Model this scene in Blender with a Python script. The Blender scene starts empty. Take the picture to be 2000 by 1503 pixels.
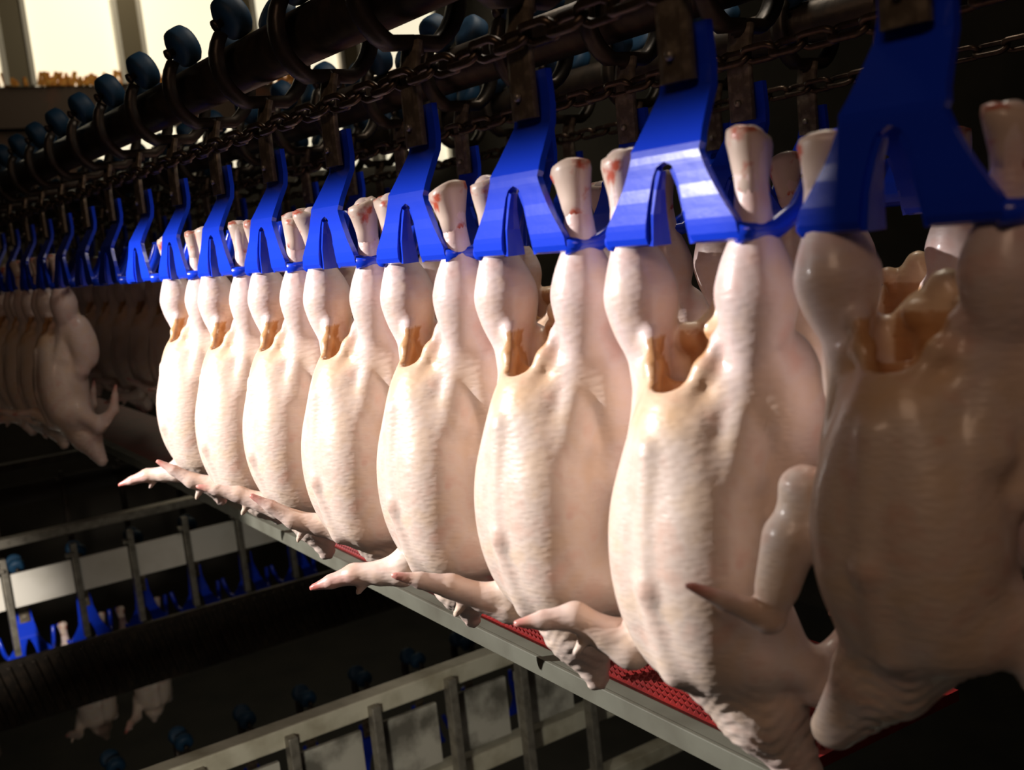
import bpy, bmesh, math, random
import numpy as np
from mathutils import Vector, Matrix

SC = bpy.context.scene
COL = SC.collection
random.seed(4)
RNG = np.random.default_rng(7)

# ------------------------------------------------------------------ camera
# +X runs along the conveyor away from the viewer, +Y to the viewer's left, Z up;
# the viewer's eye is the origin, level with the lower edge of the shackles.
cam_d = bpy.data.cameras.new('camera')
cam = bpy.data.objects.new('camera', cam_d)
COL.objects.link(cam)
cam_d.sensor_width = 36.0
cam_d.lens = 36.0 * 2150.0 / 2000.0
cam_d.clip_start = 0.02
cam_d.clip_end = 60
cam.matrix_world = Matrix(((-0.56610, 0.05680, -0.82238, 0),
                           (-0.81782, -0.16385, 0.55165, 0),
                           (-0.10341, 0.98485, 0.13921, 0),
                           (0, 0, 0, 1)))
cam_d.dof.use_dof = True
cam_d.dof.focus_distance = 1.35
cam_d.dof.aperture_fstop = 6.3
SC.camera = cam

# ------------------------------------------------------------------ world, exposure
w = bpy.data.worlds.new('world')
SC.world = w
w.use_nodes = True
w.node_tree.nodes['Background'].inputs[0].default_value = (0.9, 0.75, 0.6, 1)
w.node_tree.nodes['Background'].inputs[1].default_value = 0.006
SC.view_settings.view_transform = 'Standard'
SC.view_settings.look = 'None'
SC.view_settings.gamma = 1.0
SC.view_settings.exposure = 0.0
SC.view_settings.use_curve_mapping = False
SC.cycles.max_bounces = 6
SC.cycles.diffuse_bounces = 3
SC.cycles.glossy_bounces = 3


# ------------------------------------------------------------------ lights
def aim(o, tgt, roll=0.0):
    d = Vector(tgt) - o.location
    o.rotation_euler = d.to_track_quat('-Z', 'Y').to_euler()


def spot(name, loc, tgt, power, angle, blend, color, radius, sx=1, sy=1):
    l = bpy.data.lights.new(name, 'SPOT')
    l.energy = power
    l.spot_size = math.radians(angle)
    l.spot_blend = blend
    l.color = color
    l.shadow_soft_size = radius
    o = bpy.data.objects.new(name, l)
    COL.objects.link(o)
    o.location = loc
    aim(o, tgt)
    o.scale = (sx, sy, 1)
    return o


def area(name, loc, tgt, power, sx, sy, color):
    l = bpy.data.lights.new(name, 'AREA')
    l.shape = 'RECTANGLE'
    l.size, l.size_y = sx, sy
    l.energy = power
    l.color = color
    o = bpy.data.objects.new(name, l)
    COL.objects.link(o)
    o.location = loc
    aim(o, tgt)
    return o


FLOOD = Vector((2.45, 1.50, 0.78))
spot('work_lamp', FLOOD, (1.5, -0.6, -0.36), 620, 95, 0.1, (1.0, 0.95, 0.93), 0.009)
area('gangway_lamp', (-0.6, 1.3, 1.5), (0.8, -0.7, -0.2), 7.5, 1.0, 0.5, (1.0, 0.66, 0.45))  # added soft fill for the shaded birds, stands for no fixture
spot('lower_deck_lamp', (2.0, 0.35, -0.35), (4.0, -0.40, -1.06), 260, 17, 0.95, (1.0, 0.93, 0.82), 0.05)
spot('under_tray_lamp', (0.9, -0.15, -0.75), (2.2, -1.05, -1.1), 30, 60, 0.6, (1.0, 0.95, 0.80), 0.05)
area('ceiling_lamp', (1.35, -1.25, 1.15), (1.2, -1.1, 0), 7.0, 0.7, 0.2, (1.0, 0.9, 0.75))  # added light to lift the metalwork of the rear rows
area('window_wash_lamp', (7.3, -2.4, 2.3), (7.95, -2.4, 1.2), 14, 0.2, 3.5, (1.0, 0.85, 0.6))  # added light, only there to brighten the rusty sill


# ------------------------------------------------------------------ materials
MATS = {}


def mat(name, color, rough=0.5, metal=0.0, spec=0.5, noise=None, bump=0.0, bump_scale=80, coat=0.0, emit=None, estr=1.0):
    """noise = (scale, second colour, low, high)"""
    m = bpy.data.materials.new(name)
    m.use_nodes = True
    nt = m.node_tree
    b = nt.nodes['Principled BSDF']
    b.inputs['Base Color'].default_value = (*color, 1)
    b.inputs['Roughness'].default_value = rough
    b.inputs['Metallic'].default_value = metal
    b.inputs['Specular IOR Level'].default_value = spec
    b.inputs['Coat Weight'].default_value = coat
    tc = nt.nodes.new('ShaderNodeTexCoord')
    if noise:
        n = nt.nodes.new('ShaderNodeTexNoise')
        n.inputs['Scale'].default_value = noise[0]
        n.inputs['Detail'].default_value = 5
        nt.links.new(tc.outputs['Object'], n.inputs['Vector'])
        r = nt.nodes.new('ShaderNodeValToRGB')
        r.color_ramp.elements[0].position = noise[2]
        r.color_ramp.elements[1].position = noise[3]
        r.color_ramp.elements[0].color = (*color, 1)
        r.color_ramp.elements[1].color = (*noise[1], 1)
        nt.links.new(n.outputs['Fac'], r.inputs['Fac'])
        nt.links.new(r.outputs['Color'], b.inputs['Base Color'])
    if bump:
        n2 = nt.nodes.new('ShaderNodeTexNoise')
        n2.inputs['Scale'].default_value = bump_scale
        nt.links.new(tc.outputs['Object'], n2.inputs['Vector'])
        bp = nt.nodes.new('ShaderNodeBump')
        bp.inputs['Strength'].default_value = bump
        bp.inputs['Distance'].default_value = 0.002
        nt.links.new(n2.outputs['Fac'], bp.inputs['Height'])
        nt.links.new(bp.outputs['Normal'], b.inputs['Normal'])
    if emit:
        b.inputs['Emission Color'].default_value = (*emit, 1)
        b.inputs['Emission Strength'].default_value = estr
    MATS[name] = m
    return m


def skin_material():
    m = bpy.data.materials.new('skin')
    m.use_nodes = True
    nt = m.node_tree
    L = nt.links.new
    b = nt.nodes['Principled BSDF']
    at = nt.nodes.new('ShaderNodeAttribute')
    at.attribute_name = 'pigment'
    tc = nt.nodes.new('ShaderNodeTexCoord')
    # blotches: pinker patches under the skin
    n = nt.nodes.new('ShaderNodeTexNoise')
    n.inputs['Scale'].default_value = 34
    n.inputs['Detail'].default_value = 6
    L(tc.outputs['Object'], n.inputs['Vector'])
    r = nt.nodes.new('ShaderNodeValToRGB')
    r.color_ramp.elements[0].position = 0.36
    r.color_ramp.elements[0].color = (1.0, 0.95, 0.86, 1)
    r.color_ramp.elements[1].position = 0.70
    r.color_ramp.elements[1].color = (0.97, 0.84, 0.80, 1)
    e = r.color_ramp.elements.new(0.52)
    e.color = (1, 1, 1, 1)
    L(n.outputs['Fac'], r.inputs['Fac'])
    mx = nt.nodes.new('ShaderNodeMix')
    mx.data_type = 'RGBA'
    mx.blend_type = 'MULTIPLY'
    mx.inputs['Factor'].default_value = 1.0
    L(at.outputs['Color'], mx.inputs[6])
    L(r.outputs['Color'], mx.inputs[7])
    # small red feather marks
    v = nt.nodes.new('ShaderNodeTexVoronoi')
    v.inputs['Scale'].default_value = 17
    L(tc.outputs['Object'], v.inputs['Vector'])
    r2 = nt.nodes.new('ShaderNodeValToRGB')
    r2.color_ramp.elements[0].position = 0.02
    r2.color_ramp.elements[0].color = (0.85, 0.55, 0.50, 1)
    r2.color_ramp.elements[1].position = 0.10
    r2.color_ramp.elements[1].color = (1, 1, 1, 1)
    L(v.outputs['Distance'], r2.inputs['Fac'])
    mx2 = nt.nodes.new('ShaderNodeMix')
    mx2.data_type = 'RGBA'
    mx2.blend_type = 'MULTIPLY'
    mx2.inputs['Factor'].default_value = 0.6
    L(mx.outputs[2], mx2.inputs[6])
    L(r2.outputs['Color'], mx2.inputs[7])
    L(mx2.outputs[2], b.inputs['Base Color'])
    b.inputs['Roughness'].default_value = 0.42
    b.inputs['Specular IOR Level'].default_value = 0.45
    b.inputs['Coat Weight'].default_value = 0.35
    b.inputs['Coat Roughness'].default_value = 0.16
    b.inputs['Subsurface Weight'].default_value = 0.0
    b.inputs['Subsurface Radius'].default_value = (0.012, 0.005, 0.003)
    b.inputs['Subsurface Scale'].default_value = 0.6
    # goose bumps: stretched sideways so that they read as fine rows
    mp = nt.nodes.new('ShaderNodeMapping')
    mp.inputs['Scale'].default_value = (0.55, 0.55, 1.2)
    L(tc.outputs['Object'], mp.inputs['Vector'])
    v2 = nt.nodes.new('ShaderNodeTexVoronoi')
    v2.feature = 'SMOOTH_F1'
    v2.inputs['Scale'].default_value = 210
    L(mp.outputs['Vector'], v2.inputs['Vector'])
    n3 = nt.nodes.new('ShaderNodeTexNoise')
    n3.inputs['Scale'].default_value = 26
    L(mp.outputs['Vector'], n3.inputs['Vector'])
    mth = nt.nodes.new('ShaderNodeMath')
    mth.operation = 'MULTIPLY_ADD'
    mth.inputs[1].default_value = 0.8
    L(n3.outputs['Fac'], mth.inputs[0])
    L(v2.outputs['Distance'], mth.inputs[2])
    bp = nt.nodes.new('ShaderNodeBump')
    bp.inputs['Strength'].default_value = 0.24
    bp.inputs['Distance'].default_value = 0.0022
    L(mth.outputs[0], bp.inputs['Height'])
    L(bp.outputs['Normal'], b.inputs['Normal'])
    MATS['skin'] = m
    return m


skin_material()
mat('blue_plastic', (0.008, 0.05, 0.72), 0.24, spec=0.6, bump=0.05, bump_scale=120)
mat('grimy_steel', (0.16, 0.125, 0.09), 0.40, 0.45, noise=(70, (0.36, 0.30, 0.22), 0.45, 0.72), bump=0.35, bump_scale=160)
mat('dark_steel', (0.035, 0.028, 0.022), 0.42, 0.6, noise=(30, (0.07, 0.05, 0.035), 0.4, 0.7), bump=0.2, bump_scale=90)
mat('chain_steel', (0.11, 0.075, 0.05), 0.36, 0.7, noise=(90, (0.05, 0.035, 0.025), 0.4, 0.7), bump=0.2, bump_scale=150)
mat('teal_wheel', (0.006, 0.042, 0.095), 0.6, noise=(50, (0.006, 0.035, 0.08), 0.45, 0.75))
mat('cut_joint', (0.74, 0.57, 0.47), 0.4, noise=(48, (0.58, 0.10, 0.05), 0.53, 0.63), coat=0.3)
mat('red_belt', (0.30, 0.016, 0.014), 0.5, noise=(22, (0.17, 0.010, 0.010), 0.4, 0.75))
mat('grey_edge', (0.15, 0.15, 0.115), 0.5, 0.1, noise=(14, (0.10, 0.095, 0.07), 0.4, 0.75))
mat('white_panel', (0.78, 0.74, 0.68), 0.55, noise=(7, (0.60, 0.56, 0.48), 0.45, 0.8))
mat('cream_steel', (0.50, 0.47, 0.38), 0.5, noise=(11, (0.26, 0.23, 0.16), 0.42, 0.72))
mat('stained_panel', (0.42, 0.40, 0.35), 0.6, noise=(9, (0.13, 0.12, 0.10), 0.45, 0.62))
mat('galvanised', (0.34, 0.31, 0.26), 0.4, 0.6, noise=(40, (0.2, 0.18, 0.15), 0.4, 0.7))
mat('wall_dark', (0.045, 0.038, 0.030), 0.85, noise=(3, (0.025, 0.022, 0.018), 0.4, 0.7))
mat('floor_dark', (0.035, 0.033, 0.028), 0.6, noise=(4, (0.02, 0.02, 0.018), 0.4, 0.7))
mat('brown_beam', (0.075, 0.048, 0.034), 0.7, noise=(5, (0.20, 0.055, 0.02), 0.55, 0.85))
mat('olive_post', (0.20, 0.17, 0.11), 0.6)
mat('rust', (0.60, 0.20, 0.025), 0.8, noise=(60, (0.85, 0.52, 0.12), 0.4, 0.7))
mat('lit_pane', (0.9, 0.85, 0.7), 0.5, emit=(1.0, 0.90, 0.66), estr=0.95)
mat('white_frame', (0.80, 0.78, 0.72), 0.4)


# ------------------------------------------------------------------ helpers
def link(name, me, material=None, parent=None, loc=None, rot=None):
    o = bpy.data.objects.new(name, me)
    COL.objects.link(o)
    if material and me is not None and not me.materials:
        me.materials.append(MATS[material])
    if parent:
        o.parent = parent
    if loc is not None:
        o.location = loc
    if rot is not None:
        o.rotation_euler = rot
    return o


def tag(o, label=None, cat=None, group=None, kind=None):
    if label:
        o['label'] = label
    if cat:
        o['category'] = cat
    if group:
        o['group'] = group
    if kind:
        o['kind'] = kind
    return o


def empty(name, loc=(0, 0, 0), rz=0.0):
    o = bpy.data.objects.new(name, None)
    o.empty_display_size = 0.02
    COL.objects.link(o)
    o.location = loc
    o.rotation_euler = (0, 0, rz)
    return o


def to_mesh(bm, name, smooth=False):
    bmesh.ops.recalc_face_normals(bm, faces=bm.faces)
    me = bpy.data.meshes.new(name)
    bm.to_mesh(me)
    bm.free()
    if smooth:
        me.polygons.foreach_set('use_smooth', [True] * len(me.polygons))
    return me


def box_bm(bm, c, size, bevel=0.0, rot=None):
    m = Matrix.Translation(c)
    if rot is not None:
        m = m @ rot
    m = m @ Matrix.Diagonal((*size, 1))
    r = bmesh.ops.create_cube(bm, size=1.0, matrix=m)
    if bevel:
        es = {e for v in r['verts'] for e in v.link_edges}
        bmesh.ops.bevel(bm, geom=list(es), offset=bevel, segments=2, affect='EDGES', profile=0.6)


def box_mesh(name, c, size, bevel=0.0):
    bm = bmesh.new()
    box_bm(bm, c, size, bevel)
    return to_mesh(bm, name)


def sweep(bm, pts, radius, n=10, closed=False, flat=None):
    """round tube (or flat bar when flat=(half_w, half_t) in the local frame with x as width) along pts"""
    pts = [Vector(p) for p in pts]
    rings = []
    N = len(pts)
    for i, p in enumerate(pts):
        if closed:
            t = (pts[(i + 1) % N] - pts[i - 1]).normalized()
        else:
            t = (pts[min(i + 1, N - 1)] - pts[max(i - 1, 0)]).normalized()
        ref = Vector((1, 0, 0)) if abs(t.x) < 0.9 else Vector((0, 0, 1))
        u = (ref - t * ref.dot(t)).normalized()
        v = t.cross(u)
        r = radius[i] if isinstance(radius, (list, tuple)) else radius
        ring = []
        for k in range(n):
            a = 2 * math.pi * (k + 0.5) / n
            if flat:
                ca, sa = math.cos(a), math.sin(a)
                q = (abs(ca) ** 4 + abs(sa) ** 4) ** -0.25
                off = u * (flat[0] * ca * q) + v * (flat[1] * sa * q)
            else:
                off = u * (r * math.cos(a)) + v * (r * math.sin(a))
            ring.append(bm.verts.new(p + off))
        rings.append(ring)
    M = N if closed else N - 1
    for i in range(M):
        a, b = rings[i], rings[(i + 1) % N]
        for k in range(n):
            bm.faces.new((a[k], a[(k + 1) % n], b[(k + 1) % n], b[k]))
    if not closed:
        bm.faces.new(rings[0])
        bm.faces.new(rings[-1])


def lathe(bm, prof, m=Matrix.Identity(4), n=24):
    rings = []
    for (r, z) in prof:
        rings.append([bm.verts.new(m @ Vector((r * math.cos(2 * math.pi * k / n), r * math.sin(2 * math.pi * k / n), z))) for k in range(n)])
    for a, b in zip(rings, rings[1:]):
        for k in range(n):
            bm.faces.new((a[k], a[(k + 1) % n], b[(k + 1) % n], b[k]))
    bm.faces.new(rings[0])
    bm.faces.new(rings[-1])


def copy_tree(o, parent=None):
    c = o.copy()
    COL.objects.link(c)
    if parent:
        c.parent = parent
    for ch in list(o.children):
        copy_tree(ch, c)
    return c


# ------------------------------------------------------------------ the room
def structure(name, c, size, material):
    return tag(link(name, box_mesh(name, (0, 0, 0), size), material, loc=c), kind='structure')


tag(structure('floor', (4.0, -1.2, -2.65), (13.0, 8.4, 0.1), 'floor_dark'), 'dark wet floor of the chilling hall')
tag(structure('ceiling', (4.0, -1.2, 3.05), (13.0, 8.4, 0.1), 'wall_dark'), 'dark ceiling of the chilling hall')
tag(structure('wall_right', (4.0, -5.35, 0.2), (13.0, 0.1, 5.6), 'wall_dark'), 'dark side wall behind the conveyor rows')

# far wall with lit windows above a rusty sill
WX = 8.0
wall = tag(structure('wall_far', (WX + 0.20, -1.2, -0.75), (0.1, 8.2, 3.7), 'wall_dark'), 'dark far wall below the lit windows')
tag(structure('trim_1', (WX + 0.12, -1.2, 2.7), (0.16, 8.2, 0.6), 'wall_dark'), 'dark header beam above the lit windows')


def window(idx, y0, y1, z0, z1, label):
    root = tag(empty('window_%d' % idx, (WX, (y0 + y1) / 2, z0)), label, kind='structure')
    W, H = abs(y1 - y0), z1 - z0
    link('pane', box_mesh('pane', (0.05, 0, H / 2), (0.02, W, H)), 'lit_pane', root)
    for sgn in (-1, 1):
        link('window_frame', box_mesh('window_frame', (0.0, sgn * (W / 2), H / 2), (0.06, 0.035, H), 0.004), 'white_frame', root)
    return root


wy = [-0.45, -1.63, -2.40, -3.25, -4.1, -5.0]
for k in range(5):
    gap = 0.15 if k else 0.1
    window(k + 1, wy[k] - gap, wy[k + 1] + 0.02, 1.28, 2.42, 'cream lit window pane above the rusty sill')
    post = structure('trim_%d' % (k + 2), (WX + 0.03, wy[k] - gap / 2, 1.85), (0.10, gap, 1.16), 'olive_post')
    tag(post, 'olive post between the lit windows')
for k, (a, b) in enumerate([(-2.10, -2.72), (-2.80, -3.45), (-3.55, -4.25), (-4.35, -5.0)]):
    window(k + 6, a, b, 0.62, 0.98, 'cream lit window pane under the brown beam')
tag(structure('trim_8', (WX + 0.06, -1.2, 1.14), (0.12, 8.2, 0.27), 'brown_beam'), 'brown stained beam under the lit windows')
tag(structure('trim_9', (WX + 0.10, -0.55, 0.80), (0.10, 3.0, 0.38), 'brown_beam'), 'dark brown panel under the beam')
tag(structure('trim_10', (WX - 0.05, -1.42, 0.6), (0.05, 0.10, 1.5), 'galvanised'), 'thin grey upright beside the brown beam')
# crumbling rust along the sill
bm = bmesh.new()
for k in range(420):
    y = -0.6 - 4.4 * random.random()
    h = 0.025 + 0.085 * random.random() ** 2
    box_bm(bm, (WX - 0.02 + 0.03 * random.random(), y, 1.275 + h / 2), (0.02, 0.012 + 0.02 * random.random(), h),
           rot=Matrix.Rotation(random.uniform(-.5, .5), 4, 'X'))
tag(link('rust_flakes', to_mesh(bm, 'rust_flakes'), 'rust'), 'orange rust flakes crumbling along the window sill', 'rust', kind='stuff')


# ------------------------------------------------------------------ made-up housing round the key light, its unseen flaps added to cut the beam
fl = tag(empty('flood_lamp', FLOOD), 'black floodlight with barn doors hung from the ceiling beside the conveyor', 'lamp')
bm = bmesh.new()
box_bm(bm, (0.02, 0.10, 0.02), (0.34, 0.05, 0.26), 0.006)
link('lamp_body', to_mesh(bm, 'lamp_body'), 'dark_steel', fl)
link('hanger_pole', box_mesh('hanger_pole', (0.02, 0.10, 1.15), (0.03, 0.03, 2.05)), 'dark_steel', fl)  # body and pole made up to carry the flaps
DD = 0.35
tt = DD / (FLOOD.y + 0.595)
ox0, ox1 = (0.515 - FLOOD.x) * tt, (2.165 - FLOOD.x) * tt
oz0, oz1 = (-0.85 - FLOOD.z) * tt, (0.055 - FLOOD.z) * tt
for (xa, xb, za, zb) in ((ox0 - .35, ox0, oz0 - .2, oz1 + .2), (ox1, ox1 + .35, oz0 - .2, oz1 + .2), (ox0, ox1, oz1, oz1 + .2), (ox0, ox1, oz0 - .2, oz0)):
    link('barn_door', box_mesh('barn_door', ((xa + xb) / 2, -DD, (za + zb) / 2), (xb - xa, 0.003, zb - za)), 'dark_steel', fl)  # added blockers, they trim the key light to a rectangle
for (xs, zs) in ((ox0 - .3, oz1 + .15), (ox1 + .3, oz1 + .15)):
    bm = bmesh.new()
    sweep(bm, [(xs * .4, 0.09, zs * .3), (xs, -DD, zs)], 0.006, n=8)
    link('door_strut', to_mesh(bm, 'door_strut'), 'dark_steel', fl)


# ------------------------------------------------------------------ trolley with blue shackle
PITCH = 0.2032
PZ = 0.274     # pipe centre above the shackle's lower edge
PR = 0.034


def plate_mesh():
    """bent A-shaped plate with flared feet, open arch, rolled lip"""
    lv = [  # z, y, outer half width, arch half width
        (0.185, 0.000, 0.025, 0), (0.150, 0.000, 0.027, 0), (0.118, 0.000, 0.029, 0), (0.103, 0.003, 0.031, 0),
        (0.088, 0.012, 0.034, 0), (0.070, 0.023, 0.038, 0), (0.060, 0.029, 0.0415, 0), (0.0545, 0.0305, 0.0435, 0),
        (0.0490, 0.0310, 0.0460, 0.0002), (0.0455, 0.0312, 0.0478, 0.0075), (0.0390, 0.0315, 0.0515, 0.0115), (0.0300, 0.0320, 0.0575, 0.0145),
        (0.0200, 0.0330, 0.0655, 0.0170), (0.0110, 0.0335, 0.0735, 0.0190), (0.0035, 0.0340, 0.0805, 0.0205), (-0.0010, 0.0340, 0.0835, 0.0212),
        (-0.0080, 0.0338, 0.0845, 0.0220), (-0.0130, 0.0315, 0.0845, 0.0225), (-0.0150, 0.0260, 0.0840, 0.0228), (-0.0150, 0.0170, 0.0835, 0.0230)]
    lv = [(z, y, wo * (0.875 if z < 0.06 else 0.94), wi * 1.12) for (z, y, wo, wi) in lv if z < 0.16]
    bm = bmesh.new()
    nc = 7
    sides = {}
    for s in (-1, 1):
        rows = []
        for (z, y, wo, wi) in lv:
            rows.append([bm.verts.new((s * (wi + (wo - wi) * k / (nc - 1)), y, z)) for k in range(nc)])
        sides[s] = rows
    for s in (-1, 1):
        R = sides[s]
        for i in range(len(lv) - 1):
            for k in range(nc - 1):
                bm.faces.new((R[i][k], R[i + 1][k], R[i + 1][k + 1], R[i][k + 1]))
    bmesh.ops.remove_doubles(bm, verts=bm.verts, dist=0.0006)
    bmesh.ops.recalc_face_normals(bm, faces=bm.faces)
    f0 = max(bm.faces, key=lambda f: f.calc_center_median().z)
    if f0.normal.y < 0:
        bmesh.ops.reverse_faces(bm, faces=bm.faces)
    bmesh.ops.solidify(bm, geom=list(bm.faces), thickness=0.0065)
    me = to_mesh(bm, 'shackle_plate')
    return me


def arch_flange_mesh(s):
    bm = bmesh.new()
    rows = []
    for z, wi, y in [(0.044, 0.0100, .030), (0.030, 0.0165, .030), (0.011, 0.0215, .031), (-0.014, 0.0258, .030)]:
        t = (0.044 - z) / 0.058
        back = 0.024 - 0.014 * t
        rows.append([bm.verts.new((s * wi, y, z)), bm.verts.new((s * wi, (y + back) / 2, z)), bm.verts.new((s * (wi + 0.001), back, z))])
    for a, b in zip(rows, rows[1:]):
        for k in range(2):
            bm.faces.new((a[k], b[k], b[k + 1], a[k + 1]))
    bmesh.ops.recalc_face_normals(bm, faces=bm.faces)
    bmesh.ops.solidify(bm, geom=list(bm.faces), thickness=0.005)
    return to_mesh(bm, 'arch_flange')


def arm_mesh(s):
    bm = bmesh.new()
    pts = [(s * .069, .030, -.009), (s * .075, .018, -.010), (s * .0805, .002, -.009), (s * .0860, -.018, .002), (s * .090, -.032, .024), (s * .094, -.042, .048), (s * .095, -.043, .056)]
    sweep(bm, pts, 0.008, n=10)
    return to_mesh(bm, 'leg_slot_arm', True)


def yoke_pts(s):
    """arm wraps the pipe on one side (s=+1 near side)"""
    R = 0.062
    c = Vector((0, 0, PZ - 0.004))
    pts = [(0, s * 0.001, 0.205), (0, s * 0.005, 0.216)]
    for a in np.linspace(-62, 34, 9):
        a = math.radians(a)
        pts.append((0, s * R * math.cos(a) * (1.0), c.z + R * math.sin(a)))
    return pts


M_PLATE = plate_mesh()
M_FL = {s: arch_flange_mesh(s) for s in (-1, 1)}
M_ARM = {s: arm_mesh(s) for s in (-1, 1)}
bm = bmesh.new()
sweep(bm, [(0, 0.0085, 0.108), (0, 0.0085, 0.112), (0, 0.0085, 0.15), (0, 0.0075, 0.185), (0, 0.003, 0.205), (0, 0, 0.216)], 0.01, n=16, flat=(0.0180, 0.0050))
M_STEM = to_mesh(bm, 'stem')
M_YOKE, M_WHEEL, M_AXLE = {}, {}, {}
for s in (-1, 1):
    bm = bmesh.new()
    sweep(bm, yoke_pts(s), 0.0085, n=12, flat=(0.0125, 0.0085))
    M_YOKE[s] = to_mesh(bm, 'yoke_arm', True)
    rad = Vector((0, s * math.cos(math.radians(62)), math.sin(math.radians(62))))
    ax = Vector((0, s * math.sin(math.radians(62)), -math.cos(math.radians(62))))
    cen = Vector((0, 0, PZ)) + rad * (PR + 0.0295) + ax * 0.004
    xx = Vector((1, 0, 0))
    mm = Matrix((xx, ax.cross(xx), ax)).transposed().to_4x4()
    mm.translation = cen
    bm = bmesh.new()
    lathe(bm, [(0.010, -0.017), (0.023, -0.017), (0.0285, -0.012), (0.0295, -0.004), (0.0295, 0.006), (0.0275, 0.012), (0.021, 0.016), (0.010, 0.016)], mm, 26)
    M_WHEEL[s] = to_mesh(bm, 'wheel', True)
    bm = bmesh.new()
    lathe(bm, [(0.0055, -0.010), (0.0055, 0.024), (0.0085, 0.0245), (0.0085, 0.029), (0.004, 0.031)], mm, 12)
    M_AXLE[s] = to_mesh(bm, 'axle', True)
bm = bmesh.new()
lathe(bm, [(0.004, 0.0), (0.004, 0.004), (0.002, 0.0055)], Matrix.Translation((0, 0.0135, 0.128)) @ Matrix.Rotation(-math.pi / 2, 4, 'X'), 10)
M_RIVET = to_mesh(bm, 'rivet', True)


def make_trolley():
    r = empty('shackle_trolley')
    p = link('shackle_plate', M_PLATE, 'blue_plastic', r)
    p['label'] = 'blue plastic A-shaped shackle plate'
    for s in (-1, 1):
        link('arch_flange', M_FL[s], 'blue_plastic', p)
        link('leg_slot_arm', M_ARM[s], 'blue_plastic', p)
    st = link('stem', M_STEM, 'grimy_steel', r)
    st['label'] = 'grimy flat steel stem'
    link('rivet', M_RIVET, 'galvanised', st)
    for s in (-1, 1):
        y = link('yoke_arm', M_YOKE[s], 'dark_steel', r)
        wl = link('wheel', M_WHEEL[s], 'teal_wheel', r)
        wl['label'] = 'dark teal plastic wheel'
        link('axle', M_AXLE[s], 'dark_steel', wl)
    return r


PROTO = make_trolley()
PROTO_USED = [False]


def trolley(x, y, z, label, group=None, rz=0.0):
    if not PROTO_USED[0]:
        o = PROTO
        PROTO_USED[0] = True
    else:
        o = copy_tree(PROTO)
    o.location = (x, y, z)
    o.rotation_euler = (0, 0, rz)
    tag(o, label, 'shackle', group)
    if not group and 'group' in o:
        del o['group']
    return o


# ------------------------------------------------------------------ conveyor rows: pipe rail + chain
bm = bmesh.new()
LP = PITCH / 5
pts = []
hl, hw = LP / 2 - 0.002, 0.0095
for k in range(9):
    a = -math.pi / 2 + math.pi * k / 8
    pts.append((hl - hw * 0.6 + hw * math.cos(a), hw * math.sin(a), 0))
for k in range(9):
    a = math.pi / 2 + math.pi * k / 8
    pts.append((-hl + hw * 0.6 + hw * math.cos(a), hw * math.sin(a), 0))
# tube radius uses its own frame: build by hand in the link plane
rings = []
N = len(pts)
for i in range(N):
    p = Vector(pts[i])
    t = (Vector(pts[(i + 1) % N]) - Vector(pts[i - 1])).normalized()
    u = Vector((0, 0, 1))
    v = t.cross(u)
    rings.append([bm.verts.new(p + u * (0.0042 * math.sin(2 * math.pi * k / 6)) + v * (0.0042 * math.cos(2 * math.pi * k / 6))) for k in range(6)])
for i in range(N):
    a, b = rings[i], rings[(i + 1) % N]
    for k in range(6):
        bm.faces.new((a[k], a[(k + 1) % 6], b[(k + 1) % 6], b[k]))
M_LINK = to_mesh(bm, 'chain_link', True)

ROWS = {'front': dict(y=-0.618, z=-0.010, x0=0.4332), 'middle': dict(y=-0.985, z=-0.012, x0=0.3084), 'rear': dict(y=-1.40, z=-0.010, x0=0.36)}
WHERE = {'front': 'front conveyor row', 'middle': 'conveyor row behind the front chickens', 'rear': 'rearmost conveyor row'}


def rail_and_chain(row, xa, xb):
    R = ROWS[row]
    bm = bmesh.new()
    segs = 24
    mm = Matrix.Translation((xa, R['y'], R['z'] + PZ)) @ Matrix.Rotation(math.pi / 2, 4, 'Y')
    lathe(bm, [(PR - 0.003, 0), (PR, 0), (PR, (xb - xa) / 2), (PR, xb - xa), (PR - 0.003, xb - xa)], mm, segs)
    rail = link('pipe_rail', to_mesh(bm, 'pipe_rail', True), 'dark_steel')
    tag(rail, 'thick dark steel pipe rail of the ' + WHERE[row], 'rail')
    root = tag(empty('drive_chain', (xa, R['y'] + 0.012, R['z'] + 0.178)), 'brown steel link chain of the ' + WHERE[row], 'chain')
    n = min(int((xb - xa) / LP), 290)
    for k in range(n):
        link('chain_link', M_LINK, 'chain_steel', root, (k * LP, 0.0045, 0), (math.radians(45 if k % 2 else -45), 0, 0))


rail_and_chain('front', -0.3, 5.0)
rail_and_chain('middle', -0.3, 6.0)
rail_and_chain('rear', -0.2, 7.0)

ORD = ['first', 'second', 'third', 'fourth', 'fifth', 'sixth', 'seventh', 'eighth', 'ninth', 'tenth']

# birds hang at front positions -1..7; 8..11 are empty; birds again from 12 on
FRONT_BIRDS = list(range(-1, 8))
FAR_BIRDS = list(range(12, 18))
for i in range(-2, 20):
    R = ROWS['front']
    x = R['x0'] + i * PITCH
    g = None
    if i in FRONT_BIRDS:
        lab = 'blue shackle trolley holding the %s lit chicken counted from the empty shackles' % ORD[7 - i] if i >= 1 else \
              'blue shackle trolley holding the %s shaded chicken past the lit chickens' % ORD[0 - i]
    elif i == 8:
        lab = 'empty bright blue shackle trolley next to the last lit chicken'
    elif i in (9, 10, 11):
        lab = 'empty shaded shackle trolley, %s from the bright empty one' % ORD[i - 9]
    elif i == -2:
        lab = 'empty blue shackle trolley before the shaded chickens'
    else:
        lab = 'dark shackle trolley of the front row holding a far brown chicken'
        g = 'far shackle trolleys of the front row'
    trolley(x, R['y'], R['z'], lab, g)
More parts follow.
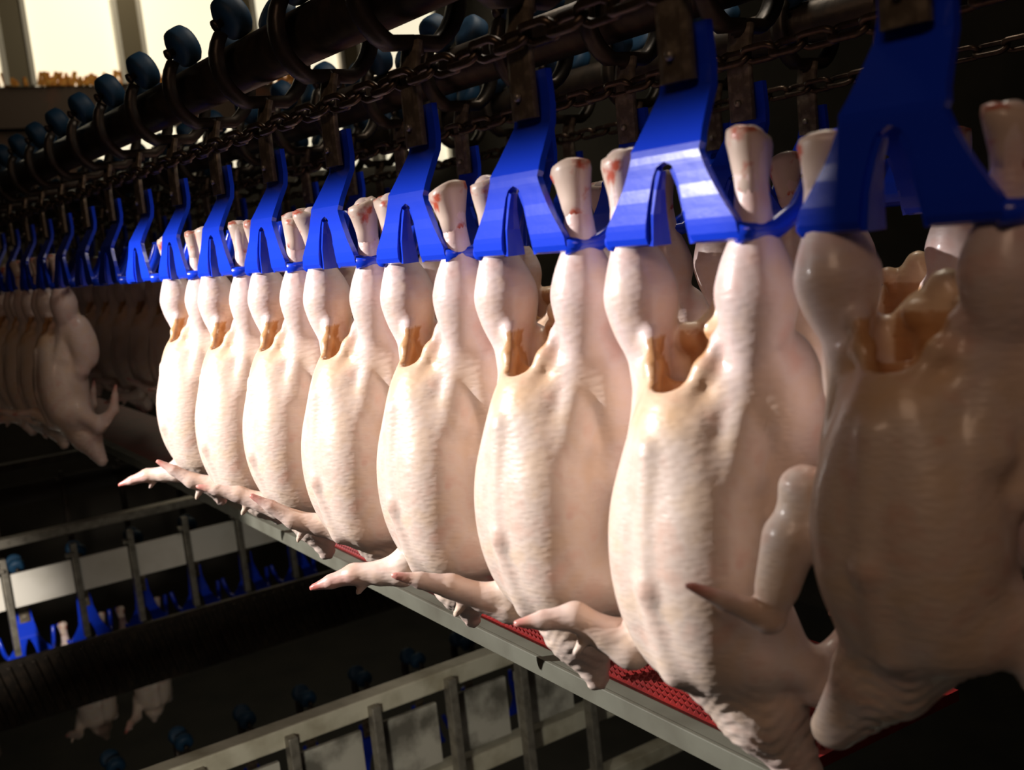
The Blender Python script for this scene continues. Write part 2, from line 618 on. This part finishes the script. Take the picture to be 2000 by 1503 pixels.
for row, n in (('middle', 26), ('rear', 30)):
    R = ROWS[row]
    for i in range(-1, n):
        trolley(R['x0'] + i * PITCH, R['y'], R['z'], 'shaded shackle trolley of the ' + WHERE[row], 'shackle trolleys of the ' + row + ' row')


# ------------------------------------------------------------------ chickens (implicit surface -> mesh)
H = 0.0032
LO = np.array([-0.16, -0.13, -0.515])
HI = np.array([0.175, 0.145, 0.072])
DIM = np.ceil((HI - LO) / H).astype(int) + 1
GX = (LO[0] + H * np.arange(DIM[0])).astype(np.float32)
GY = (LO[1] + H * np.arange(DIM[1])).astype(np.float32)
GZ = (LO[2] + H * np.arange(DIM[2])).astype(np.float32)


class Field:
    def __init__(self):
        self.F = np.full(tuple(DIM), 0.06, np.float32)

    def sub(self, lo, hi, mar):
        a = np.clip(((np.array(lo) - mar - LO) / H).astype(int), 0, DIM - 1)
        b = np.clip(((np.array(hi) + mar - LO) / H).astype(int) + 2, 1, DIM)
        sl = tuple(slice(int(a[k]), int(b[k])) for k in range(3))
        X = GX[sl[0]][:, None, None]
        Y = GY[sl[1]][None, :, None]
        Z = GZ[sl[2]][None, None, :]
        return sl, X, Y, Z

    @staticmethod
    def smin(a, b, k):
        h = np.clip(0.5 + 0.5 * (b - a) / k, 0, 1)
        return b + (a - b) * h - k * h * (1 - h)

    def cone(self, a, b, ra, rb, k=0.012, cut=False, sc=(1, 1, 1)):
        """rounded cone a->b; sc squashes space about a"""
        a, b = np.array(a, float), np.array(b, float)
        rm = max(ra, rb)
        sl, X, Y, Z = self.sub(np.minimum(a, b) - rm, np.maximum(a, b) + rm, 0.035)
        d = b - a
        L2 = float(d @ d)
        px, py, pz = X - a[0], Y - a[1], Z - a[2]
        t = np.clip((px * d[0] + py * d[1] + pz * d[2]) / L2, 0, 1)
        D = np.sqrt(((px - t * d[0]) * sc[0]) ** 2 + ((py - t * d[1]) * sc[1]) ** 2 + ((pz - t * d[2]) * sc[2]) ** 2) - (ra + (rb - ra) * t)
        self.put(sl, D, k, cut)

    def ell(self, c, r, k=0.015, cut=False, tilt=0.0):
        c, r = np.array(c, float), np.array(r, float)
        rm = r.max()
        sl, X, Y, Z = self.sub(c - (r if not tilt else rm), c + (r if not tilt else rm), 0.035)
        px, py, pz = X - c[0], Y - c[1], Z - c[2]
        if tilt:  # about x
            ca, sa = math.cos(tilt), math.sin(tilt)
            py, pz = py * ca + pz * sa, -py * sa + pz * ca
        q = np.sqrt((px / r[0]) ** 2 + (py / r[1]) ** 2 + (pz / r[2]) ** 2)
        g = np.sqrt((px / r[0] ** 2) ** 2 + (py / r[1] ** 2) ** 2 + (pz / r[2] ** 2) ** 2) + 1e-6
        self.put(sl, q * (q - 1) / g, k, cut)

    def put(self, sl, D, k, cut):
        A = self.F[sl]
        if cut:
            self.F[sl] = -self.smin(-A, D.astype(np.float32), k)
        else:
            self.F[sl] = self.smin(A, D.astype(np.float32), k)


def surface_nets(F):
    S = F < 0
    nx, ny, nz = F.shape
    c = np.zeros((nx - 1, ny - 1, nz - 1), np.int8)
    for dx in (0, 1):
        for dy in (0, 1):
            for dz in (0, 1):
                c += S[dx:nx - 1 + dx, dy:ny - 1 + dy, dz:nz - 1 + dz]
    act = (c > 0) & (c < 8)
    I = np.argwhere(act)
    idx = np.full(act.shape, -1, np.int64)
    idx[act] = np.arange(len(I))
    acc = np.zeros((len(I), 3))
    cnt = np.zeros(len(I))
    cor = np.array([[a, b, d] for a in (0, 1) for b in (0, 1) for d in (0, 1)])
    for i in range(8):
        for j in range(i + 1, 8):
            if np.abs(cor[i] - cor[j]).sum() != 1:
                continue
            a = F[tuple((I + cor[i]).T)].astype(float)
            b = F[tuple((I + cor[j]).T)].astype(float)
            m = (a < 0) != (b < 0)
            t = np.where(m, a / np.where(m, a - b, 1), 0)
            acc += np.where(m[:, None], cor[i] + t[:, None] * (cor[j] - cor[i]), 0)
            cnt += m
    V = (I + acc / cnt[:, None]) * H + LO
    quads = []
    for ax in range(3):
        o1, o2 = [k for k in range(3) if k != ax]
        s0 = [slice(None)] * 3
        s1 = [slice(None)] * 3
        s0[ax] = slice(0, -1)
        s1[ax] = slice(1, None)
        ch = S[tuple(s0)] != S[tuple(s1)]
        E = np.argwhere(ch)
        ok = (E[:, o1] > 0) & (E[:, o2] > 0) & (E[:, o1] < F.shape[o1] - 1) & (E[:, o2] < F.shape[o2] - 1)
        E = E[ok]
        ins = S[tuple(E.T)]
        e1 = np.zeros(3, int)
        e2 = np.zeros(3, int)
        e1[o1] = 1
        e2[o2] = 1
        q = np.stack([idx[tuple((E - e1 - e2).T)], idx[tuple((E - e2).T)], idx[tuple(E.T)], idx[tuple((E - e1).T)]], 1)
        flip = ins if ax != 1 else ~ins
        q[~flip] = q[~flip][:, ::-1]
        quads.append(q)
    return V, np.concatenate(quads)


def lerp(a, b, t):
    t = np.clip(t, 0, 1)[:, None]
    return a * (1 - t) + b * t


def sstep(x, a, b):
    t = np.clip((x - a) / (b - a), 0, 1)
    return t * t * (3 - 2 * t)


def chicken_mesh(name, P):
    """P: pose. local x along the row, +y the breast side, z=0 at the shackle's lower edge"""
    f = Field()
    wd = P.get('w', 1.0)
    sh = P.get('shift', 0.0)
    # torso
    for q in (-1, 1):
        f.ell((q * 0.029 * wd, 0.020, -0.262), (0.043 * wd, 0.047, 0.096), 0.016)
    f.ell((0, 0.012, -0.245), (0.060 * wd, 0.052, 0.112), 0.02)
    f.ell((0, -0.018, -0.245), (0.056 * wd, 0.036, 0.110), 0.02)
    f.ell((0.0, 0.010, -0.175), (0.048 * wd, 0.044, 0.068), 0.02)
    f.cone((0, 0.054, -0.165), (0, 0.0645, -0.270), 0.006, 0.007, 0.012)     # keel ridge
    f.cone((0, 0.0645, -0.270), (0, 0.046, -0.345), 0.007, 0.010, 0.014)
    # shoulders
    for q in (-1, 1):
        f.ell((q * 0.048 * wd, -0.004, -0.322), (0.026, 0.036, 0.036), 0.018)
    # the body cavity, cut open between the legs
    f.cone((0, 0.040, -0.030), (0.002, 0.016, -0.108), 0.052, 0.024, 0.006, cut=True, sc=(1.12, 1, 1))
    f.cone((0, 0.010, -0.095), (0, 0.0, -0.180), 0.028, 0.018, 0.006, cut=True)
    # legs, thighs and the skin web that joins them to the flank
    for q in (-1, 1):
        lz = P.get('legz', 0.0) * q
        f.cone((q * .0700, -.006, .052), (q * .0690, -.006, .002), 0.0135, 0.0115, 0.006)
        f.cone((q * .0690, -.006, .006), (q * .0640, -.010, -.048 + lz), 0.0115, 0.0280, 0.008)
        f.ell((q * .0630, -.010, -.058 + lz), (0.0280, 0.030, 0.046), 0.010)
        f.cone((q * .0630, -.010, -.062 + lz), (q * .0530, -.004, -.128), 0.0275, 0.0125, 0.010)
        f.cone((q * .0530, -.004, -.122), (q * .0470, .006, -.185), 0.0125, 0.0220, 0.014)
        f.ell((q * .0660, -.038, -.150), (0.024, 0.036, 0.070), 0.010, tilt=-0.18)
        f.cone((q * .0500, -.004, -.105), (q * .0300, .020, -.150), 0.0080, 0.0110, 0.012)
        f.cone((q * .0590, -.042, -.108), (q * .0560, -.026, -.22), 0.016, 0.022, 0.014)
        f.cone((q * .0470, -.004, -.070), (q * .0120, .032, -.140), 0.0050, 0.0070, 0.007)   # rim of the vent cut
        f.cone((q * .0380, .006, -.088), (q * .0520, -.006, -.104), 0.0060, 0.0070, 0.010)
        f.cone((q * .0280, .016, -.108), (q * .0500, -.002, -.120), 0.0070, 0.0080, 0.010)
        f.cone((q * .0540, .008, -.140), (q * .0500, .040, -.235), 0.0060, 0.0060, 0.008)      # groin fold
    # back end: tail and lumps of fat behind the opening
    f.ell((0, -0.046, -0.120), (0.050, 0.016, 0.055), 0.012)
    f.cone((0, -0.046, -0.066), (0, -0.042, -0.120), 0.012, 0.020, 0.012)
    for k in range(9):
        f.ell((RNG.uniform(-.036, .036), RNG.uniform(-.046, -.032), RNG.uniform(-.125, -.072)), (RNG.uniform(.007, .013),) * 3, 0.006)
    # neck skin
    nx, ny, nz = P['neck']
    f.cone((0, -0.004, -0.325), (nx * .45, ny * .5 - .002, -.325 + (nz + .325) * .5), 0.054, 0.037, 0.018)
    f.cone((nx * .45, ny * .5 - .002, -.325 + (nz + .325) * .5), (nx, ny, nz), 0.036, P.get('neckr', 0.012), 0.010)
    # wings
    for s, wg in ((1, P['wing']), (-1, P.get('wing2', dict(el=(.066, -.045, -.365), wr=(.075, -.085, -.33), tip=(.07, -.10, -.27))))):
        el, wr, tp = (np.array((s * q[0], q[1], q[2])) for q in (wg['el'], wg['wr'], wg['tip']))
        shd = np.array((s * .056 * wd, -.004, -.318))
        f.cone(shd, el, 0.021, 0.0155, 0.010)
        f.cone(el, wr, 0.0150, 0.0125, 0.005)
        f.ell(el, (0.0175, 0.0165, 0.0175), 0.006)
        if wg.get('plump'):
            f.cone(el * .62 + wr * .38, el * .25 + wr * .75, 0.0215, 0.0160, 0.010)
        mid = el * .55 + wr * .45 + np.array((0, 0, -.004))
        f.cone(el, mid, 0.0165, 0.012, 0.006)
        f.cone(wr, wr * .45 + tp * .55, 0.0125, 0.0085, 0.005)
        f.cone(wr * .45 + tp * .55, tp, 0.0085, 0.0040, 0.004)
        th = wr * .70 + el * .30 + np.array((s * .012, .012, -.024))
        f.cone(wr * .75 + el * .25 + np.array((0, 0, -.006)), th, 0.0075, 0.0035, 0.005)
        # skin web in the crook of the wing
        f.cone(shd * .5 + el * .5, el * .5 + wr * .5, 0.011, 0.007, 0.012)
    F = f.F
    # wrinkles: loose skin folds towards the neck, faint rows on the lower breast
    X = GX[:, None, None]
    Y = GY[None, :, None]
    Z = GZ[None, None, :]
    amp = 0.0010 * np.clip((-.335 - Z) / .045, 0, 1) * np.clip((.075 - np.abs(X)) / .02, 0, 1) * np.clip((.06 - Y) / .02, 0, 1)
    F = F + amp * np.sin((Z + .25 * X + .012 * np.sin(X * 90 + Y * 60)) * (2 * math.pi / .0125)).astype(np.float32)
    V, Q = surface_nets(F)
    me = bpy.data.meshes.new(name)
    me.from_pydata(V.tolist(), [], Q.tolist())
    me.update()
    bm = bmesh.new()
    bm.from_mesh(me)
    bmesh.ops.smooth_vert(bm, verts=bm.verts, factor=0.35, use_axis_x=True, use_axis_y=True, use_axis_z=True)
    bmesh.ops.recalc_face_normals(bm, faces=bm.faces)
    bm.to_mesh(me)
    bm.free()
    me.polygons.foreach_set('use_smooth', [True] * len(me.polygons))
    V = np.array([v.co for v in me.vertices])
    NO = np.array([v.normal for v in me.vertices])
    x, y, z = V.T
    n = len(V)
    cream = np.array((0.83, 0.68, 0.585))
    pink = np.array((0.83, 0.67, 0.64))
    fat = np.array((0.86, 0.55, 0.28))
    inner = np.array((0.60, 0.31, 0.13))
    red = np.array((0.70, 0.22, 0.18))
    c = np.repeat(cream[None], n, 0)
    c = lerp(c, np.repeat(pink[None], n, 0), sstep(z, -.16, -.09) * 0.9)
    c = lerp(c, np.repeat(pink[None], n, 0), 0.6 * sstep(-y, -.01, .03))
    # fat around the vent opening
    dv = np.sqrt((x / .045) ** 2 + ((y - .02) / .05) ** 2 + ((z + .120) / .042) ** 2)
    c = lerp(c, np.repeat(fat[None], n, 0), 0.6 * sstep(-dv, -1.25, -.75) * (np.abs(x) < .05))
    tl = np.sqrt((x / .046) ** 2 + ((y + .042) / .03) ** 2 + ((z + .095) / .05) ** 2)
    c = lerp(c, np.repeat(np.array((0.85, 0.60, 0.34))[None], n, 0), 0.8 * sstep(-tl, -1.3, -.8))
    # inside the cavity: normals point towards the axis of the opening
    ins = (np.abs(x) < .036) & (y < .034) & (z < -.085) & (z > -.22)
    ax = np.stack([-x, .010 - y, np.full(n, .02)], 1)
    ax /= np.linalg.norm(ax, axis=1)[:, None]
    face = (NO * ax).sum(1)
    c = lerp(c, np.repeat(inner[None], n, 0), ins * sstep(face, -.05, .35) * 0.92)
    # wings: pinker, tips red
    for s, wg in ((1, P['wing']), (-1, P.get('wing2', dict(el=(.066, -.045, -.365), wr=(.075, -.085, -.33), tip=(.07, -.10, -.27))))):
        wr, tp = (np.array((s * q[0], q[1], q[2])) for q in (wg['wr'], wg['tip']))
        d = tp - wr
        t = ((V - wr) @ d) / (d @ d)
        dist = np.linalg.norm(V - wr - np.clip(t, -.6, 1.1)[:, None] * d, axis=1)
        near = sstep(-dist, -.028, -.014)
        c = lerp(c, np.repeat(np.array((0.86, 0.66, 0.58))[None], n, 0), near * .8)
        c = lerp(c, np.repeat(red[None], n, 0), near * (sstep(t, .62, 1.0) * .8 + P.get('flush', 0.0) * sstep(t, -.3, .2)))
    a = me.color_attributes.new('pigment', 'FLOAT_COLOR', 'POINT')
    a.data.foreach_set('color', np.concatenate([c, np.ones((n, 1))], 1).astype(np.float32).ravel())
    me.materials.append(MATS['skin'])
    return me


def W(el, wr, tip, plump=False):
    return dict(el=el, wr=wr, tip=tip, plump=plump)


POSES = [
    dict(neck=(-.050, -.045, -.452), wing=W((.080, .022, -.352), (.112, .055, -.322), (.140, .098, -.322)), neckr=.014),
    dict(neck=(-.022, -.012, -.428), wing=W((.082, .012, -.372), (.115, .060, -.345), (.140, .110, -.325)), neckr=.012),
    dict(neck=(.006, -.015, -.425), wing=W((.080, .030, -.372), (.118, .075, -.372), (.150, .118, -.385)), neckr=.010, flush=.35),
    dict(neck=(-.010, -.030, -.405), wing=W((.076, .008, -.358), (.108, .058, -.338), (.135, .100, -.300)), neckr=.011),
    dict(neck=(.080, .004, -.450), wing=W((.090, .010, -.232), (.108, .040, -.345), (.138, .092, -.305), True), w=.92, neckr=.019,
         wing2=W((.070, -.030, -.372), (.080, -.050, -.412), (.078, -.055, -.462))),
    dict(neck=(-.004, -.010, -.440), wing=W((.078, .012, -.392), (.074, .016, -.440), (.060, .022, -.500)), neckr=.012),
]
BIRDS = [chicken_mesh('chicken_body', p) for p in POSES]

# cut hock ends
def hock_mesh(seed):
    rg = random.Random(seed)
    bm = bmesh.new()
    prof = [(0.0120, 0.0), (0.0135, 0.018), (0.0165, 0.034), (0.0185, 0.043), (0.0176, 0.049), (0.0120, 0.0515), (0.0040, 0.0495)]
    lathe(bm, prof, n=18)
    for v in bm.verts:
        a = math.atan2(v.co.y, v.co.x)
        k = 1 + (0.13 * math.cos(2 * a + rg.random()) + 0.06 * math.cos(3 * a)) * min(1, v.co.z / .04)
        v.co.x *= k
        v.co.y *= k
        v.co.z += 0.004 * math.cos(a + 1) * min(1, v.co.z / .05)
    return to_mesh(bm, 'hock_joint', True)


HOCKS = [hock_mesh(1), hock_mesh(2)]
HOCKC = MATS['cut_joint']
BIRD_PROTOS = {}


def chicken(x, y, z, v, label, group=None, rz=0.0, sc=(1, 1, 1)):
    r = empty('chicken_carcass', (x, y + 0.0185, z), rz)   # the hocks lie just behind the shackle's feet
    r.scale = sc
    link('body', BIRDS[v], 'skin', r)
    for s in (-1, 1):
        h = link('hock_joint', HOCKS[(v + (s > 0)) % 2], 'cut_joint', r, (s * .0695, -.0060, .010), (0, s * math.radians(5), s * 1.1 + x * 5.3))
        h['label'] = 'cut leg joint with red marrow'
    tag(r, label, 'chicken', group)
    return r


R = ROWS['front']
spec = {-1: (1, 0.0, (1, 1, 1)), 0: (4, 0.06, (.95, .92, .82)), 1: (0, 0.02, (1, 1, 1.02)), 2: (1, 0.0, (1, 1, 1.0)), 3: (2, -0.04, (1, 1, 1.0)), 4: (3, 0.03, (1, 1, 1)),
        5: (1, -0.02, (.97, 1, .97)), 6: (3, 0.05, (.98, 1, 1.0)), 7: (2, 0.03, (.97, .97, .95))}
LOOK = {7: 'with wing spread low against the dark', 6: 'half shadowed by the bird beside it', 5: 'with short neck skin', 4: 'with upturned wing tip', 3: 'with flushed pink wing and dangling neck',
        2: 'with pale wing crooked outward', 1: 'with long wrinkled neck'}
for i in FRONT_BIRDS:
    v, rz, sc = spec[i]
    if i >= 1:
        lab = '%s lit plucked chicken from the empty shackles, %s' % (ORD[7 - i], LOOK[i])
    else:
        lab = ['brownish shaded plucked chicken with wide open cavity beside the lit chickens', 'shaded plucked chicken after the brownish one, cut off by the frame'][-i]
    chicken(R['x0'] + i * PITCH, R['y'], R['z'], v, lab, None, rz, sc)
for i in FAR_BIRDS:
    chicken(R['x0'] + i * PITCH, R['y'], R['z'], i % 4, 'far brown chicken hanging beyond the empty shackles of the front row', 'far chickens of the front row', random.uniform(-.1, .1))
R = ROWS['middle']
for i in range(-1, 24):
    if i == 2:
        chicken(R['x0'] + i * PITCH, R['y'], R['z'], 5, 'chicken behind the brownish one, its wing hanging straight down', None, 0.1)
        continue
    chicken(R['x0'] + i * PITCH, R['y'], R['z'], (i * 3 + 1) % 4, 'shaded plucked chicken in the row behind the front chickens', 'chickens of the middle row', random.uniform(-.12, .12))

# ------------------------------------------------------------------ red drip belt under the birds
TZ = -0.52
rzb = -math.atan2(0.13, 3.2)
belt = tag(empty('drip_belt', (0.0, -0.684, TZ), rzb), 'red textured drip belt with grey steel edge under the chickens', 'belt')
bm = bmesh.new()
box_bm(bm, (3.04, -0.135, -0.012), (4.72, 0.25, 0.012))
link('belt_bed', to_mesh(bm, 'belt_bed'), 'red_belt', belt)
# raised knobs of the belt surface (too small to pick apart)
vs, fs = [], []
cs = 0.0095
nxk, nyk = 230, 26
for a in range(nxk):
    for b in range(nyk):
        cx = 0.69 + (a + .5 * (b % 2)) * cs
        cy = -0.03 - b * cs * 0.9
        k = len(vs)
        for (u, q, hh) in ((-.42, 0, 0), (0, -.42, 0), (.42, 0, 0), (0, .42, 0), (0, 0, .0045)):
            vs.append((cx + u * cs, cy + q * cs, -0.006 + hh))
        fs += [(k, k + 1, k + 4), (k + 1, k + 2, k + 4), (k + 2, k + 3, k + 4), (k + 3, k, k + 4)]
me = bpy.data.meshes.new('belt_knobs')
me.from_pydata(vs, [], fs)
tag(link('belt_knobs', me, 'red_belt', belt), kind='stuff')
bm = bmesh.new()
box_bm(bm, (2.6, 0.006, 0.0), (5.6, 0.024, 0.010), 0.002)
box_bm(bm, (2.6, 0.017, -0.006), (5.6, 0.005, 0.024), 0.001)
e = link('edge_angle', to_mesh(bm, 'edge_angle'), 'grey_edge', belt)
e['label'] = 'grey green steel edge angle'


# ------------------------------------------------------------------ lower decks seen under the belt
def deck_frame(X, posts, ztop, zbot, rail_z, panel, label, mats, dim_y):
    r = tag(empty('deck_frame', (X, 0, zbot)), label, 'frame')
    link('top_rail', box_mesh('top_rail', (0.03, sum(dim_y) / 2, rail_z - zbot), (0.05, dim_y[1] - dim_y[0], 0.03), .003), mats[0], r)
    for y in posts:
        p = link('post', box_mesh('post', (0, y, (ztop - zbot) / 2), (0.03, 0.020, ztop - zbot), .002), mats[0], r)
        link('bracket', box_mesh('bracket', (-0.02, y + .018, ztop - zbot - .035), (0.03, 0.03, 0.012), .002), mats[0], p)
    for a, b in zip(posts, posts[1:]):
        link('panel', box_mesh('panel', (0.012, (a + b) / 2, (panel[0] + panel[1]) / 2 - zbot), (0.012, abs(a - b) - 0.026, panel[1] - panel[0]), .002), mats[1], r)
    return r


posts1 = [-0.145, -0.345, -0.545, -0.775, -0.97, -1.17, -1.37, -1.57]
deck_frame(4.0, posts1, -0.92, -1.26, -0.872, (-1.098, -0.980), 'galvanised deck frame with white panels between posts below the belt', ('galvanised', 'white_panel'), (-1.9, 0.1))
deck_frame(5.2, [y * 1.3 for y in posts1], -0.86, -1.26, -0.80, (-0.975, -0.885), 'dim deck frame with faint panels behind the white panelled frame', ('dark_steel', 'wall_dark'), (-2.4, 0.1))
# dark ribbed guard below the white panels
g = tag(empty('ribbed_guard', (3.98, 0, -1.47)), 'dark ribbed guard running below the white panelled frame', 'guard')
link('guard_plate', box_mesh('guard_plate', (0.03, -0.95, 0.08), (0.02, 2.3, 0.23)), 'dark_steel', g)
rib = box_mesh('rib', (0, 0, 0), (0.02, 0.012, 0.21), .002)
for k in range(56):
    link('rib', rib, 'dark_steel', g, (0.01, 0.15 - k * 0.04, 0.08), (math.radians(-14), 0, 0))
# nearer cream beams at the bottom
f2 = tag(empty('beam_frame', (2.2, 0, -1.5)), 'cream stained beam frame with posts under the grey belt edge', 'frame')
for (z, x, hgt, m) in ((-1.025, 0.0, 0.045, 'cream_steel'), (-1.29, 0.05, 0.05, 'cream_steel'), (-1.46, 0.02, 0.04, 'cream_steel')):
    link('beam', box_mesh('beam', (x, -1.05, z + 1.5), (0.05, 1.9, hgt), .004), m, f2)
posts2 = [-0.59, -0.79, -0.99, -1.19, -1.39, -1.59]
for y in posts2:
    link('post', box_mesh('post', (-0.035, y, 0.23), (0.03, 0.022, 0.5), .003), 'galvanised', f2)
for a, b in zip(posts2, posts2[1:]):
    link('panel', box_mesh('panel', (0.02, (a + b) / 2, 0.335), (0.012, abs(a - b) - 0.03, 0.15), .002), 'stained_panel', f2)

# shackles of the lower deck line, seen between the posts
for k in range(8):
    trolley(4.32, -0.20 - 0.215 * k, -1.35, 'blue shackle trolley hanging on the lower deck behind the white panels', 'shackle trolleys of the lower deck', math.pi / 2 + random.uniform(-.1, .1))
for k in range(10):
    trolley(3.45, -0.25 - 0.215 * k, -1.83, 'dark shackle trolley hanging on the lowest deck under the ribbed guard', 'shackle trolleys of the lowest deck', math.pi / 2 + random.uniform(-.1, .1))
for k, j in enumerate((1, 3, 4)):
    chicken(4.32, -0.20 - 0.215 * j, -1.35, k, 'small far chicken hanging on the lower deck behind the white panels', 'chickens of the lower deck', math.pi / 2)
